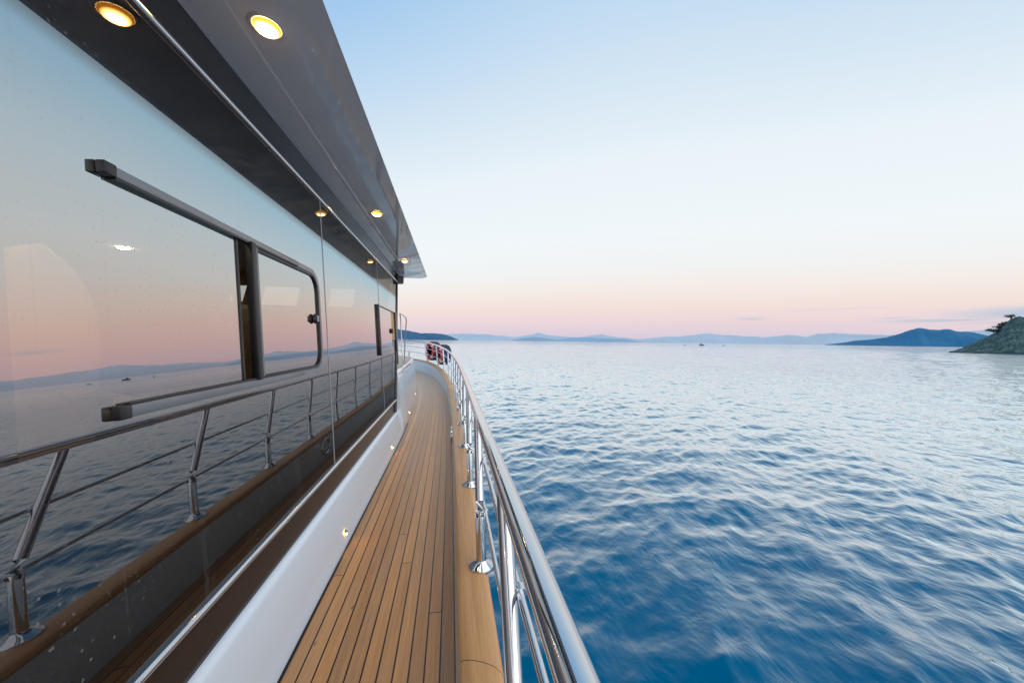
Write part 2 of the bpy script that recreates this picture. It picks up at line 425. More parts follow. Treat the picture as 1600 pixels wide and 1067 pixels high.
# --- teak side deck, laid parallel to the bulwark
def deck_prof(y):
    z = sheer(y)
    return [(-.0155-k*.135, z) for k in range(9)]
Y(sweep(HULL, deck_prof, 0, HULL.L, .12, M['deck'], 'teak_deck', None))

# --- coaming along the cabin foot
COAM = Curve([(-.653, -6), (-.653, -2), (-.653, 2), (-.653, 4.4), (-.658, 5.2), (-.672, 5.9)], .2)
def xw(z, d=0): return -W0-TA*z+d
def coam_prof(y):
    z = sheer(y); f = lambda x: x+.653
    return [(-f(-.653), -.05)] and [(-(f(-.653)), -.05), (-.002, .01), (-.012, .03), (-.028, .10), (-.062, .27), (-.070, .30), (-.078, .318), (-.088, .327), (-.104, .330), (-.15, .331)]
coam = Y(sweep(COAM, coam_prof, 0, COAM.s_of_y(5.60), .2, M['white'], 'coaming', None))
Y(sweep(COAM, lambda y: [(.011, .004), (-.004, .0045)], 0, COAM.L, .3, M['rubber'], 'caulked_edge', None))
# courtesy lights low on the coaming
for yy in (-3.3, -1.4, .55, 2.485, 4.38):
    bm = bmesh.new(); x = -.666
    R = Matrix.Rotation(radians(80), 3, 'Y')
    add_lathe(bm, [(0, .004), (.018, .005), (.020, .003), (.021, -.006)], 20, R, (0, 0, 0))
    add_lathe(bm, [(.021, -.002), (.025, .006), (.028, .006), (.030, -.004)], 20, R, (0, 0, 0), 1)
    add_box(bm, (-.002, -.022, .004), (.012, .022, .021), None, 1, .003)   # small hood over the lamp
    o = link('step_light', mesh_of(bm), [M['steplight'], M['chrome']], coam); o.location = (x-.003, yy, .072); o.scale = (.75, .75, .75)
    o.matrix_parent_inverse = Matrix.Identity(4)

# --- foredeck trunk forward of the cabin
TR = Curve(mirror([(-.694, 5.36), (-.715, 6.2), (-.795, 8.0), (-.90, 9.5), (-1.02, 10.5), (-1.28, 11.3), (-1.8, 11.8), (MIDX, 11.95)]), .2)
def trunk_prof(y):
    z = sheer(y)*.6; h = .885-.01*max(0, y-6)
    return [(.030, sheer(y)-.06), (.028, sheer(y)+.02), (.018, .12+z), (-.02, .45+z), (-.055, h-.10), (-.062, h-.06), (-.075, h-.025), (-.10, h-.005), (-.13, h), (-.20, h+.002)]
trunk = Y(sweep(TR, trunk_prof, 0, TR.L, .15, M['white'], 'foredeck_trunk', None))
bm = bmesh.new(); pr = trunk_prof(5.36); vs = []
for off, z in pr:
    x, y, _, _ = TR.at(0, off); vs.append(bm.verts.new((x, y, z)))
vs += [bm.verts.new((-1.05, 5.36, pr[-1][1])), bm.verts.new((-1.05, 5.36, -.05))]
bm.faces.new(vs); obj('aft_face', bm, M['white'], trunk, False)
def trunk_top(y):
    h = .885-.01*max(0, y-6)
    return [(-.118-k*.16, h+.006) for k in range(7)]
o = sweep(TR, trunk_top, 0, TR.L, .2, M['deck2'], 'teak_top', trunk)
# flat centre of the trunk top
bm = bmesh.new(); lay = bm.loops.layers.uv.new('UVMap')
vs = [bm.verts.new(v) for v in ((-1.6, 5.5, .876), (-3.9, 5.5, .876), (-3.9, 10.6, .836), (-1.6, 10.6, .836))]
f = bm.faces.new(vs)
for lp in f.loops: lp[lay].uv = (lp.vert.co.x, lp.vert.co.y)
obj('centre_planking', bm, M['deck2'], trunk)
for yy in (6.34, 8.35):
    a = TR.s_of_y(yy); x, y, tx, ty = TR.at(a, .024)
    bm = bmesh.new(); R = Matrix.Rotation(radians(82), 3, 'Y')
    add_lathe(bm, [(0, .004), (.018, .005), (.020, .003), (.021, -.006)], 20, R)
    add_lathe(bm, [(.021, -.002), (.025, .006), (.028, .006), (.030, -.004)], 20, R, (0, 0, 0), 1)
    o = link('step_light', mesh_of(bm), [M['steplight'], M['chrome']], trunk); o.location = (x-.004, y, .085+sheer(yy)); o.rotation_euler = (0, 0, atan2(-tx, ty)); o.scale = (.75, .75, .75)
# grab bar standing on the corner of the trunk
bm = bmesh.new()
add_tube(bm, [(-.852, 6.2, 1.775), (-.848, 6.25, 1.70), (-.82, 6.22, 1.25), (-.80, 6.2, 1.06), (-.80, 6.2, .87)], .0095)
add_tube(bm, [(-.852, 6.2, 1.775), (-.83, 6.32, 1.77), (-.80, 6.55, 1.735), (-.796, 6.6, 1.68), (-.83, 6.75, 1.42), (-.87, 6.95, .88)], .0095)
obj('grab_bar', bm, M['chrome'], trunk)

# --- cabin side: dark panel, glass, trims
def wp(y, z, off=0): return Vector((-W0-TA*z, y, z))+NW*off
def wbox(bm, y0, y1, z0, z1, o0, o1, mi=0, bevel=0):
    return add_box(bm, (o0, y0, z0), (o1, y1, z1), lambda c: wp(c.y, c.z, c.x), mi, bevel)
def endy(z): return 5.19+(z-.512)*.455       # raked forward end of the cabin side
def wpoly(bm, pts, off=0, mi=0):
    f = bm.faces.new([bm.verts.new(wp(y, z, off)) for y, z in pts]); f.material_index = mi; return f
ZB, ZT = .505, 2.262
bm = bmesh.new()
add_box(bm, (-.03, -6, .325), (-.008, 5.13, .49), lambda c: wp(c.y+(.0 if c.y < 0 else (c.z-.512)*.455+.04), c.z, c.x))
Y(obj('lower_side_panel', bm, M['strip'], None))
bm = bmesh.new()
add_box(bm, (-.03, -6, 2.275), (-.004, 6.08, SOFFIT-.002), lambda c: wp(c.y+(0 if c.y < 0 else (c.z-2.28)*.455), c.z, c.x))
Y(obj('upper_side_panel', bm, M['black'], None))
for z, nm in ((.497, 'sill_trim'), (2.268, 'head_trim')):
    bm = bmesh.new(); y1 = endy(z)
    add_tube(bm, [wp(-6, z, .004), wp(0, z, .004), wp(y1, z, .004)], .0115 if z > 1 else .014, 12)
    Y(obj(nm, bm, M['chrome'], None))

SL = (1.560, 1.632, 1.176, 1.738)            # gap left by the part-open sliding pane
S2 = (5.17, 5.46, 1.22, 1.735)
PANES = [(-6, -3.006), (-2.994, -.506), (-.494, 2.541), (2.549, 4.366), (4.374, None)]
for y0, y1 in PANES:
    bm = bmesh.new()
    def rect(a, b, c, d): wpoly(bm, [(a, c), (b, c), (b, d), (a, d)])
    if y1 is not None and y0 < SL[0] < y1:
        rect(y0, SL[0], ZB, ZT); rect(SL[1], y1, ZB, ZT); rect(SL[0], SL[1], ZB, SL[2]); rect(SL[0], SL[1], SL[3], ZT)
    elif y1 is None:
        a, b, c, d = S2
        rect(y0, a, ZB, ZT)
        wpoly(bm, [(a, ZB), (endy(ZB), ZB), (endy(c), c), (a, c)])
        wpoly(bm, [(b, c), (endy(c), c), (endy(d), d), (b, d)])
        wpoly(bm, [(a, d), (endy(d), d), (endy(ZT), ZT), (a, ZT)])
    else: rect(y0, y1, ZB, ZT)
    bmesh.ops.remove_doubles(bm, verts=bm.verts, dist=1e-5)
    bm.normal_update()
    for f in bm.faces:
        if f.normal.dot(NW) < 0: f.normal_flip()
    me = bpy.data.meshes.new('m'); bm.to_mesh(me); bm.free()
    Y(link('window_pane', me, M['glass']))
for yy in (-3, -.5, 2.545, 4.37):            # narrow silicone joints between panes
    bm = bmesh.new(); wbox(bm, yy-.0045, yy+.0045, ZB, ZT, -.004, .0025)
    Y(obj('pane_joint', bm, M['grey'], None, False))
bm = bmesh.new()
add_tube(bm, [wp(endy(.34)+.012, .34, -.004), wp(endy(ZT)+.012, ZT+.14, -.004)], .022, 12)
Y(obj('corner_post', bm, M['dark'], None))
# dark lining behind the glass: header, sill wall, pillars
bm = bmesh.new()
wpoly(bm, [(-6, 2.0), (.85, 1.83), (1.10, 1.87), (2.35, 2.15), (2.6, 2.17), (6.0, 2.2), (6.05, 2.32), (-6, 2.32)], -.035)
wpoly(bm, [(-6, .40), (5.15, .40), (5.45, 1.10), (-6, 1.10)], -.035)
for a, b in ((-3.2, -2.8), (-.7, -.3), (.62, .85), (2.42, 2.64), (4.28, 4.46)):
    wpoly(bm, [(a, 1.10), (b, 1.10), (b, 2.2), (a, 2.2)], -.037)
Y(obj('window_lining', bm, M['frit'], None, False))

# sliding window: rails, uprights, gasket, handle
def rounded(y0, y1, z0, z1, r, n=8):
    """open path: along the head, round the corners down the forward side, back along the sill"""
    P = [(y0, z1)]
    P += [(y1-r+r*sin(k/n*pi/2), z1-r+r*cos(k/n*pi/2)) for k in range(n+1)]
    P += [(y1-r+r*cos(k/n*pi/2), z0+r-r*sin(k/n*pi/2)) for k in range(n+1)]
    P += [(y0, z0)]; return P
def band(bm, path, w, o0, o1, mi=0):
    """flat strip of width w following a path on the cabin side"""
    L = []
    for i, (y, z) in enumerate(path):
        a = Vector(path[max(i-1, 0)]); b = Vector(path[min(i+1, len(path)-1)]); d = (b-a).normalized(); nn = Vector((-d.y, d.x))
        L.append([bm.verts.new(wp(*(Vector((y, z))+nn*s*w/2), o)) for s, o in ((-1, o0), (-1, o1), (1, o1), (1, o0))])
    for p, q in zip(L, L[1:]):
        for k in range(4): bm.faces.new((p[k], p[(k+1) % 4], q[(k+1) % 4], q[k])).material_index = mi
    bm.faces.new(L[0]).material_index = mi; bm.faces.new(L[-1]).material_index = mi
bm = bmesh.new(); band(bm, rounded(1.70, 2.415, 1.158, 1.752, .11), .026, .001, .008)
sw = Y(obj('sliding_window', bm, M['alu'], None, angle=30))
bm = bmesh.new(); band(bm, rounded(1.66, 2.392, 1.181, 1.729, .095), .013, .0005, .0105); obj('gasket', bm, M['rubber'], sw, angle=30)
for z0, z1 in ((1.740, 1.766), (1.146, 1.176)):
    bm = bmesh.new(); wbox(bm, 1.03, 2.12, z0, z1, .001, .018, 0, .003)
    for v in bm.verts:
        if v.co.y > 2.0: v.co -= NW*.008
    bm2 = bm; r = obj('track', bm2, M['alu'], sw)
    bm = bmesh.new(); wbox(bm, 1.0, 1.034, z0-.002, z1+.002, .0005, .0205, 0, .003); obj('end_cap', bm, M['rubber'], r)
    bm = bmesh.new(); wbox(bm, 1.034, 2.1, (z0-.006 if z0 > 1.5 else z1-.002), (z0+.002 if z0 > 1.5 else z1+.006), .001, .016); obj('track_seal', bm, M['rubber'], r)
bm = bmesh.new(); wbox(bm, 1.628, 1.662, 1.172, 1.744, -.006, .024, 0, .003); obj('stile', bm, M['rubber'], sw)
bm = bmesh.new(); wbox(bm, 1.664, 1.694, 1.176, 1.742, .0006, .014, 0, .002); obj('stile_trim', bm, M['alu'], sw)
bm = bmesh.new(); wbox(bm, 1.552, 1.564, 1.170, 1.744, -.02, .004); obj('jamb', bm, M['rubber'], sw)
def handle(y, z, s=1):
    bm = bmesh.new()
    bmesh.ops.create_uvsphere(bm, u_segments=20, v_segments=12, radius=1)
    for v in bm.verts: v.co = wp(y+v.co.y*.030*s, z+v.co.z*.042*s, .012+v.co.x*.016)
    return obj('handle', bm, M['rubber'], None)
h = handle(2.315, 1.465, .72); h.parent = sw
bm = bmesh.new(); wbox(bm, 2.303, 2.327, 1.447, 1.483, .0262, .0290, 0, .001); obj('handle_plate', bm, M['grey'], h)
# second sliding window near the end of the cabin side
bm = bmesh.new(); wbox(bm, 4.22, 4.262, 1.160, 1.742, .001, .026, 0, .004)
s2 = Y(obj('sliding_window', bm, M['dark'], None))
bm = bmesh.new(); wbox(bm, 4.263, 4.280, 1.170, 1.732, .001, .022, 0, .002); obj('stile_trim', bm, M['alu'], s2)
bm = bmesh.new(); band(bm, [(4.28, 1.737), (5.2, 1.737), (5.47, 1.735)], .012, .001, .008); obj('gasket', bm, M['rubber'], s2)
bm = bmesh.new(); wbox(bm, 5.46, 5.54, .98, 1.742, -.01, .022, 0, .003); obj('stile', bm, M['dark'], s2)
bm = bmesh.new(); wbox(bm, 5.172, 5.458, 1.34, 1.733, -.02, -.003); obj('timber_blind', bm, M['teakblind'], s2)
h2 = handle(5.13, 1.46, .9); h2.parent = s2

# --- roof overhang with soffit
def roof_outline():
    X0, X1, Y1, r = -.425, -5.075, 6.70, .30; P = [(X0, -6.0)]
    P += [(X0-r*.55+r*.55*cos(k/8*pi/2), Y1-.10-r+r*sin(k/8*pi/2)) for k in range(9)]
    P += [(MIDX, Y1+.12)]
    P += [(2*MIDX-x, y) for x, y in reversed(P[1:-1])]+[(X1, -6.0)]
    return P
bm = bmesh.new(); P = roof_outline(); ny = len(P)
lv = [[bm.verts.new((x, y, z)) for x, y in P] for z in (SOFFIT, SOFFIT+.015, SOFFIT+.15)]
for q, ins in ((1, .006), (2, .14)):          # the fascia slopes in above the sharp lower edge
    for v, (x, y) in zip(lv[q], P):
        v.co.x += ins*(1 if x < MIDX else -1); v.co.y -= ins*.8 if y > 6 else 0
f = bm.faces.new(lv[0]); f.material_index = 1
for a, b in zip(lv, lv[1:]):
    for k in range(ny): bm.faces.new((a[k], a[(k+1) % ny], b[(k+1) % ny], b[k]))
bm.faces.new(lv[-1])
roof = Y(obj('roof_overhang', bm, [M['white'], M['soffit']], None, angle=50))
bm = bmesh.new()          # bright cove bead where the soffit meets the cabin side
add_box(bm, (-.9, -6, SOFFIT-.012), (-.885, 6.05, SOFFIT-.001)); obj('cove_bead', bm, M['grey'], roof)
def downlight():
    bm = bmesh.new()
    add_lathe(bm, [(.044, -.001), (.046, -.003), (.054, -.0035), (.057, -.002), (.058, .0)], 40)
    return mesh_of(bm)
def lens():
    bm = bmesh.new(); add_lathe(bm, [(0, -.022), (.016, -.0212), (.028, -.018), (.037, -.012), (.0435, -.003)], 40); return mesh_of(bm)
DB, DL = downlight(), lens()
for k in range(-3, 3):
    o = link('downlight', DB, M['bezel'], roof); o.location = (-.655, 1.39+1.885*k, SOFFIT)
    l = link('lens', DL, M['downlight'], o)
for c in roof.children: pass
# two-tone housing at the top of the corner post
bm = bmesh.new(); C0 = Vector((-.885, 6.12, 0))
def hexa(z0, z1, r0, r1, mi):
    add_lathe(bm, [(0, z0), (r0, z0), (r1, z1), (0, z1)], 24, None, C0, mi)
hexa(2.27, 2.37, .095, .10, 1); hexa(2.37, 2.382, .088, .088, 1); hexa(2.382, 2.446, .102, .104, 0)
Y(obj('post_housing', bm, [M['grey'], M['rubber']], None))

# --- cabin interior seen through the tinted glass
bm = bmesh.new()
add_box(bm, (-4.75, -6, .02), (-.79, 5.1, .06)); Y(obj('cabin_floor', bm, M['carpet'], None, False))
bm = bmesh.new(); add_box(bm, (-4.8, -6, 2.30), (-.93, 5.9, 2.33)); ceil = Y(obj('cabin_ceiling', bm, M['lining'], None, False))
bm = bmesh.new()          # port side wall with three window openings
def pbox(y0, y1, z0, z1): add_box(bm, (-4.86, y0, z0), (-4.80, y1, z1))
pbox(-6, 5.9, .06, 1.15); pbox(-6, 5.9, 2.0, 2.30)
for a, b in ((-6, -4), (-2.2, -1.9), (-.2, 5.9)): pbox(a, b, 1.15, 2.0)
Y(obj('port_side_wall', bm, M['joinery'], None, False))
bm = bmesh.new()          # forward bulkhead with high lights looking out over the bow
FX = lambda c: Vector((c.x, c.y+max(0, c.z-1.1)*.455, c.z))
add_box(bm, (-4.8, 5.12, .06), (-.86, 5.18, 1.80), FX); add_box(bm, (-4.8, 5.12, 2.08), (-.93, 5.18, 2.30), FX)
for a, b in ((-4.8, -4.5), (-4.5, -3.03), (-2.84, -2.63), (-2.15, -1.75), (-1.40, -.93)): add_box(bm, (a, 5.12, 1.80), (b, 5.18, 2.08), FX)
add_box(bm, (-3.03, 5.12, 1.80), (-2.84, 5.18, 1.84), FX)
Y(obj('forward_bulkhead', bm, M['joinery'], None, False))
bm = bmesh.new(); f = bm.faces.new([bm.verts.new(v) for v in ((-.80, 5.22, .6), (-4.70, 5.22, .6), (-4.58, 6.0, 2.28), (-.885, 6.0, 2.28))])
Y(obj('windscreen', bm, M['clear'], None, False))
bm = bmesh.new(); add_box(bm, (-4.8, -6.05, .06), (-.8, -6.0, 2.3)); Y(obj('aft_bulkhead', bm, M['joinery'], None, False))
for xx, yy in ((-3.5, 4.5), (-1.15, 1.2), (-2.5, -2)):  # the middle one is out of view, added to light the chair
    bm = bmesh.new(); add_lathe(bm, [(0, -.012), (.04, -.012), (.05, -.006), (.055, 0)], 24)
    o = link('ceiling_lamp_and_fill', mesh_of(bm), M['cabinlight_and_fill'], ceil); o.location = (xx, yy, 2.298)
# things standing in the cabin
def chair(name, x, y, rz, label, matc):
    r = empty(name, (x, y, .06), rz); tag(r, label, 'chair')
    bm = bmesh.new(); add_lathe(bm, [(0, 0), (.24, 0), (.25, .02), (.06, .05), (.05, .60), (.12, .66), (0, .66)], 28); obj('pedestal', bm, M['chrome'], r)
    bm = bmesh.new(); add_box(bm, (-.27, -.27, .66), (.27, .27, .80), None, 0, .05); obj('seat', bm, matc, r)
    bm = bmesh.new(); n = 18; rows = []; NJ = 24
    for j in range(NJ):
        z = .80+.80*j/(NJ-1); k = j/(NJ-1); w = .19 if k < .5 else .19*sqrt(max(.01, 1-((k-.5)/.505)**2))
        rows.append([(w*(-1+2*i/n), -.24-.09*(1-(-1+2*i/n)**2)-.08*k, z) for i in range(n+1)])
    fr = [[bm.verts.new(p) for p in rw] for rw in rows]; bk = [[bm.verts.new((p[0]*.98, p[1]-.07, p[2])) for p in rw] for rw in rows]
    for a in (fr, bk):
        for p, q in zip(a, a[1:]):
            for i in range(n): bm.faces.new((p[i], p[i+1], q[i+1], q[i]))
    for i in range(n): bm.faces.new((fr[-1][i], fr[-1][i+1], bk[-1][i+1], bk[-1][i])); bm.faces.new((fr[0][i], fr[0][i+1], bk[0][i+1], bk[0][i]))
    for j in range(NJ-1):
        bm.faces.new((fr[j][0], fr[j+1][0], bk[j+1][0], bk[j][0])); bm.faces.new((fr[j][n], fr[j+1][n], bk[j+1][n], bk[j][n]))
    obj('backrest', bm, matc, r, angle=60)
    for s in (-1, 1):
        bm = bmesh.new(); add_box(bm, (s*.31-.035, -.22, .95), (s*.31+.035, .20, 1.02), None, 0, .02); obj('armrest', bm, matc, r)
    return r
chair('helm_chair', -1.80, 1.72, radians(60), 'cream chair with rounded high back dimly seen through the nearest cabin window', M['cream'])
tb = empty('side_counter', (-1.75, 2.9, .06)); tag(tb, 'pale topped counter inside the cabin, showing as a light streak low in the near window', 'counter')
bm = bmesh.new(); add_box(bm, (-.28, -.75, .02), (.28, .75, .86), None, 0, .01); obj('carcass', bm, M['joinery'], tb)
bm = bmesh.new(); add_box(bm, (-.31, -.80, .862), (.31, .80, .90), None, 0, .008); obj('counter_top', bm, M['band'], tb)

# --- oval fairlead in the bulwark
bm = bmesh.new(); n = 36
def oval(a, b, o): return [bm.verts.new((o, a*cos(2*pi*k/n)*(abs(cos(2*pi*k/n))**-.25 if abs(cos(2*pi*k/n)) > .05 else 1)*.86, b*sin(2*pi*k/n))) for k in range(n)]
L = [oval(.170, .098, 0), oval(.168, .096, -.016), oval(.150, .080, -.022), oval(.135, .066, -.012), oval(.130, .062, .0)]
for a, b in zip(L, L[1:]):
    for k in range(n): bm.faces.new((a[k], a[(k+1) % n], b[(k+1) % n], b[k]))
f = bm.faces.new(L[-1]); f.material_index = 1
add_tube(bm, [(-.012, -.125, -.02), (-.016, 0, -.02), (-.012, .125, -.02)], .010, 8)
fl = link('fairlead', mesh_of(bm), [M['chrome'], M['rubber']], bul); fl.location = (.026, 4.63, .140); fl.rotation_euler = (0, radians(2), 0)

# --- guard rail
def along(off, zf, a0, a1, step=.12):
    out = []
    for a in np.linspace(a0, a1, int((a1-a0)/step)+1):
        x, y, _, _ = HULL.at(a, off); out.append((x, y, zf(HULL.at(a)[1])))
    return out
A0, A1 = 0.2, HULL.L-.2
bm = bmesh.new(); add_tube(bm, along(.093, railh, A0, A1), .0240, 24); Y(obj('hand_rail', bm, M['chrome'], None, angle=80))
kz = lambda y, k: sheer(y)+bulw(y)+(railh(y)-sheer(y)-bulw(y))*k
for k in (.365, .672):
    bm = bmesh.new(); add_tube(bm, along(.121, lambda y: kz(y, k), A0, A1), .0095, 12); Y(obj('mid_rail', bm, M['chrome'], None, angle=80))
def stanchion_mesh():
    """upright foot, then a forward-raked upper leg; height 0.6975, forward = +y"""
    bm = bmesh.new(); H = .6975
    pts = [(.010, 0, .01), (.006, 0, .12), (.001, 0, .225), (0, .004, .262), (0, .022, .300), (0, .12, .48), (0, .235, H-.012)]
    add_tube(bm, pts, .022, 18, True, 0, [.0235, .0235, .0228, .0222, .0215, .0205, .019])
    add_tube(bm, [(0, -.001, .236), (0, .003, .252)], .0255, 18)
    for z, y in ((.2545, .004), (.469, .112)):
        add_tube(bm, [(.0, y, z), (.030, y, z)], .008, 10)
        add_tube(bm, [(.028, y-.013, z), (.028, y+.013, z)], .0135, 12)
    return mesh_of(bm)
def base_mesh():
    bm = bmesh.new()
    add_lathe(bm, [(0, -.004), (.058, -.004), (.0595, .002), (.058, .008), (.050, .014), (.036, .023), (.028, .030), (.0245, .036)], 36)
    return mesh_of(bm)
SM, BM_ = stanchion_mesh(), base_mesh()
aref = HULL.s_of_y(1.68)
for i in range(-8, 40):
    a = aref+.952*i
    if a < .3 or a > A1-.6: continue
    x, y, tx, ty = HULL.at(a, .096); y0 = HULL.at(a)[1]; zc = sheer(y0)+bulw(y0)+.004
    if y0 < 7.5 and x < -3: continue
    yb = HULL.at(min(a+.24, HULL.L))[1]
    st = link('stanchion', SM, M['chrome']); st.location = (x, y, zc)
    st.rotation_euler = (0, 0, atan2(-tx, ty)); st.scale = (1, 1, (railh(yb)-zc)/.6975)
    b = link('base_flange', BM_, M['chrome'], st); b.location = (.010, 0, .0)
    Y(st)

# ================================================================== THINGS ON THE RAIL
def life_ring(a, zrel, label, tilt):
    x, y, tx, ty = HULL.at(a, .215); y0 = HULL.at(a)[1]
    r = empty('life_ring', (x, y, kz(y0, .0)+zrel), atan2(-tx, ty)+tilt)
    tag(r, label, 'life ring', 'life rings hung on the bow rail')
    # local x = outboard, plane of the ring = y z
    def torus(R, rr, x0, sx, mat, nm, par, a0=0, a1=2*pi, n=56):
        bm = bmesh.new(); rings = []
        closed = abs(a1-a0-2*pi) < 1e-6
        for k in range(n if closed else n+1):
            t = a0+(a1-a0)*k/n
            rings.append([bm.verts.new((x0+sx*rr*cos(q), (R+rr*sin(q))*cos(t), (R+rr*sin(q))*sin(t)+.305)) for q in [2*pi*j/14 for j in range(14)]])
        m = len(rings)
        for k in range(m if closed else m-1):
            p, q = rings[k], rings[(k+1) % m]
            for j in range(14): bm.faces.new((p[j], p[(j+1) % 14], q[(j+1) % 14], q[j]))
        return obj(nm, bm, mat, par, angle=80)
    body = torus(.235, .070, -.02, .75, M['ring'], 'ring_body', r)
    for k in range(4): torus(.235, .0735, -.02, .76, M['band'], 'reflective_band', body, k*pi/2+pi/4-.14, k*pi/2+pi/4+.14, 6)
    bm = bmesh.new()                                     # navy canvas cover bulging on the outboard side
    add_lathe(bm, [(.312, -.01), (.318, .06), (.316, .17), (.295, .24), (.24, .28), (.10, .295), (0, .297)], 40, Matrix.Rotation(radians(90), 3, 'Y'), (0, 0, .305))
    obj('canvas_cover', bm, M['navy'], r, angle=70)
    bm = bmesh.new(); pts = [(-.055+.012*cos(4*t), .285*cos(t)*(1+.03*cos(8*t)), .305+.285*sin(t)*(1+.03*cos(8*t))) for t in [2*pi*k/64 for k in range(65)]]
    add_tube(bm, pts, .007, 8); obj('grab_rope', bm, M['rope'], body)
    return r
life_ring(HULL.s_of_y(12.02), .035, 'red life ring in navy cover on the bow rail, the farther left-hand one', 0)
life_ring(HULL.s_of_y(11.25), .03, 'red life ring in navy cover on the bow rail, the nearer right-hand one', 0)

# ================================================================== THE SEA
def make_sea():
    az = [radians(-20)]
    while az[-1] < radians(340):
        d = math.degrees(az[-1]); az.append(az[-1]+radians(.135 if -13 < d < 70 else (1.2 if d < 200 else 2.0)))
    az = np.array(az[:-1])
    r = [1.0]
    while r[-1] < 60000:
        q = r[-1]; f = 1.012 if q < 2.5 else (1.0046 if q < 350 else 1.06); r.append(q*f)
    r = np.array(r); nr, na = len(r), len(az)
    R, A = np.meshgrid(r, az, indexing='ij'); X = R*np.sin(A); Yy = R*np.cos(A)
    Z = np.zeros_like(X); DX = np.zeros_like(X); DY = np.zeros_like(X)
    near = r < 420; Xn, Yn, Rn = X[near], Yy[near], R[near]
    spacing = .0046*Rn
    zz = np.zeros_like(Xn); dx = np.zeros_like(Xn); dy = np.zeros_like(Xn)
    nw = 120
    for i in range(nw):
        lam = .22*(27.0)**((i+.5)/nw)                     # 0.22 .. 5.9 m
        k = 2*pi/lam
        main = radians(-62) if lam < 1.6 else radians(-40)
        th = main+RNG.normal(0, radians(34 if lam < 2 else 24))
        steep = .032 if lam < .75 else (.030 if lam < 1.9 else .017)
        amp = steep/k*RNG.uniform(.6, 1.3)
        cx, cy = cos(th), sin(th); ph = RNG.uniform(0, 2*pi)
        # slow packets so the crests come and go
        q = 2*pi/(lam*RNG.uniform(5, 11)); ph2 = RNG.uniform(0, 2*pi); t2 = th+pi/2+RNG.normal(0, .5)
        env = .62+.55*np.sin(q*(Xn*cos(t2)+Yn*sin(t2))+ph2)
        fade = np.clip(lam/(2.6*spacing)-1, 0, 1)
        P = k*(Xn*cx+Yn*cy)+ph
        w = amp*env*fade
        zz += w*np.sin(P); dx += w*.9*cx*np.cos(P); dy += w*.9*cy*np.cos(P)
    Z[near] = zz; DX[near] = dx; DY[near] = dy
    co = np.stack([X+DX, Yy+DY, Z], -1).reshape(-1, 3)
    ctr = len(co); co = np.vstack([co, [[0, 0, 0]]])
    i, j = np.meshgrid(np.arange(nr-1), np.arange(na), indexing='ij'); j2 = (j+1) % na
    quads = np.stack([i*na+j, i*na+j2, (i+1)*na+j2, (i+1)*na+j], -1).reshape(-1, 4)
    me = bpy.data.meshes.new('sea'); me.vertices.add(len(co)); me.vertices.foreach_set('co', co.astype(np.float32).ravel())
    nq = len(quads); me.loops.add(nq*4); me.loops.foreach_set('vertex_index', quads.astype(np.int32).ravel())
    me.polygons.add(nq); me.polygons.foreach_set('loop_start', np.arange(0, nq*4, 4, dtype=np.int32)); me.polygons.foreach_set('loop_total', np.full(nq, 4, dtype=np.int32))
    me.polygons.foreach_set('use_smooth', np.ones(nq, dtype=bool)); me.update(); me.validate()
    o = link('sea', me, M['sea']); o.location = (0, 0, SEA_Z); o['kind'] = 'structure'; return o
make_sea()

# ================================================================== LAND
def vnoise(seed):
    g = np.random.default_rng(seed); ph = g.uniform(0, 2*pi, 24); fq = np.array([2**(k/2.2) for k in range(24)])
    return lambda t: sum(np.sin(f*t+p)/f**.85 for f, p in zip(fq, ph))
def land(name, prof, dist, depth, mat, seed, rough=.05, naz=200, nd=22, conv=1.0, jag=0):
    """ridge of land on an arc round the yacht: prof = [(azimuth, elevation)] in degrees of its skyline"""
    az = np.linspace(prof[0][0], prof[-1][0], naz); el = np.interp(az, [p[0] for p in prof], [p[1] for p in prof])
    nz = vnoise(seed); g = np.random.default_rng(seed+5); bm = bmesh.new(); rows = []
    top = (dist+depth*.55)*np.tan(np.radians(el))+(EYE-SEA_Z)
    for i, a in enumerate(az):
        row = []; h0 = max(.0, top[i]); h0 *= 1+rough*float(nz(a*2.3))*.35
        jg = g.uniform(-jag, jag)*min(1, h0/8/max(jag, .01)) if jag else 0
        for j in range(nd):
            u = j/(nd-1); r = dist+depth*u*1.15
            s = sin(min(1, u/.55)*pi/2)**conv if u < .55 else cos((u-.55)/.45*pi/2)
            hh = h0*s*(1+.03*float(nz(a*1.1+u*5))*(1 if 0 < u < .55 else .4)*(s < .97))
            rr = r+(depth*.02*float(nz(a*1.1+u*2)) if j else 0)
            if s > .93: hh += jg
            row.append(bm.verts.new((rr*sin(radians(a)), rr*cos(radians(a)), hh-(.8 if j == 0 else 0))))
        rows.append(row)
    for p, q in zip(rows, rows[1:]):
        for j in range(nd-1): bm.faces.new((p[j], p[j+1], q[j+1], q[j]))
    o = obj(name, bm, mat, None, angle=180); o.location = (0, 0, SEA_Z); o['kind'] = 'structure'; return o
FAR = [(-6, .9), (-.5, .885), (2.0, 1.03), (5, .95), (8.65, .708), (10.2, .55), (12, .85), (14.0, 1.29), (15.2, 1.0), (16.9, .806), (19.9, .64), (22, .9), (23.8, 1.18), (25, .9), (26.2, .70), (29.5, .44), (33.0, .86), (35.5, .95), (38.0, 1.34), (41.65, 1.08), (44.9, .84), (47.66, 1.18), (49.35, .94), (50.4, 1.33), (51.8, 1.4), (53.8, 1.25), (56.2, 1.13), (60, 1.2), (63.1, 1.75), (66, 1.3), (72, 1.5), (80, 1.1), (95, 1.4), (110, .8)]
land('far_hills', FAR, 14000, 3000, M['far'], 3, .05, 520, 14)
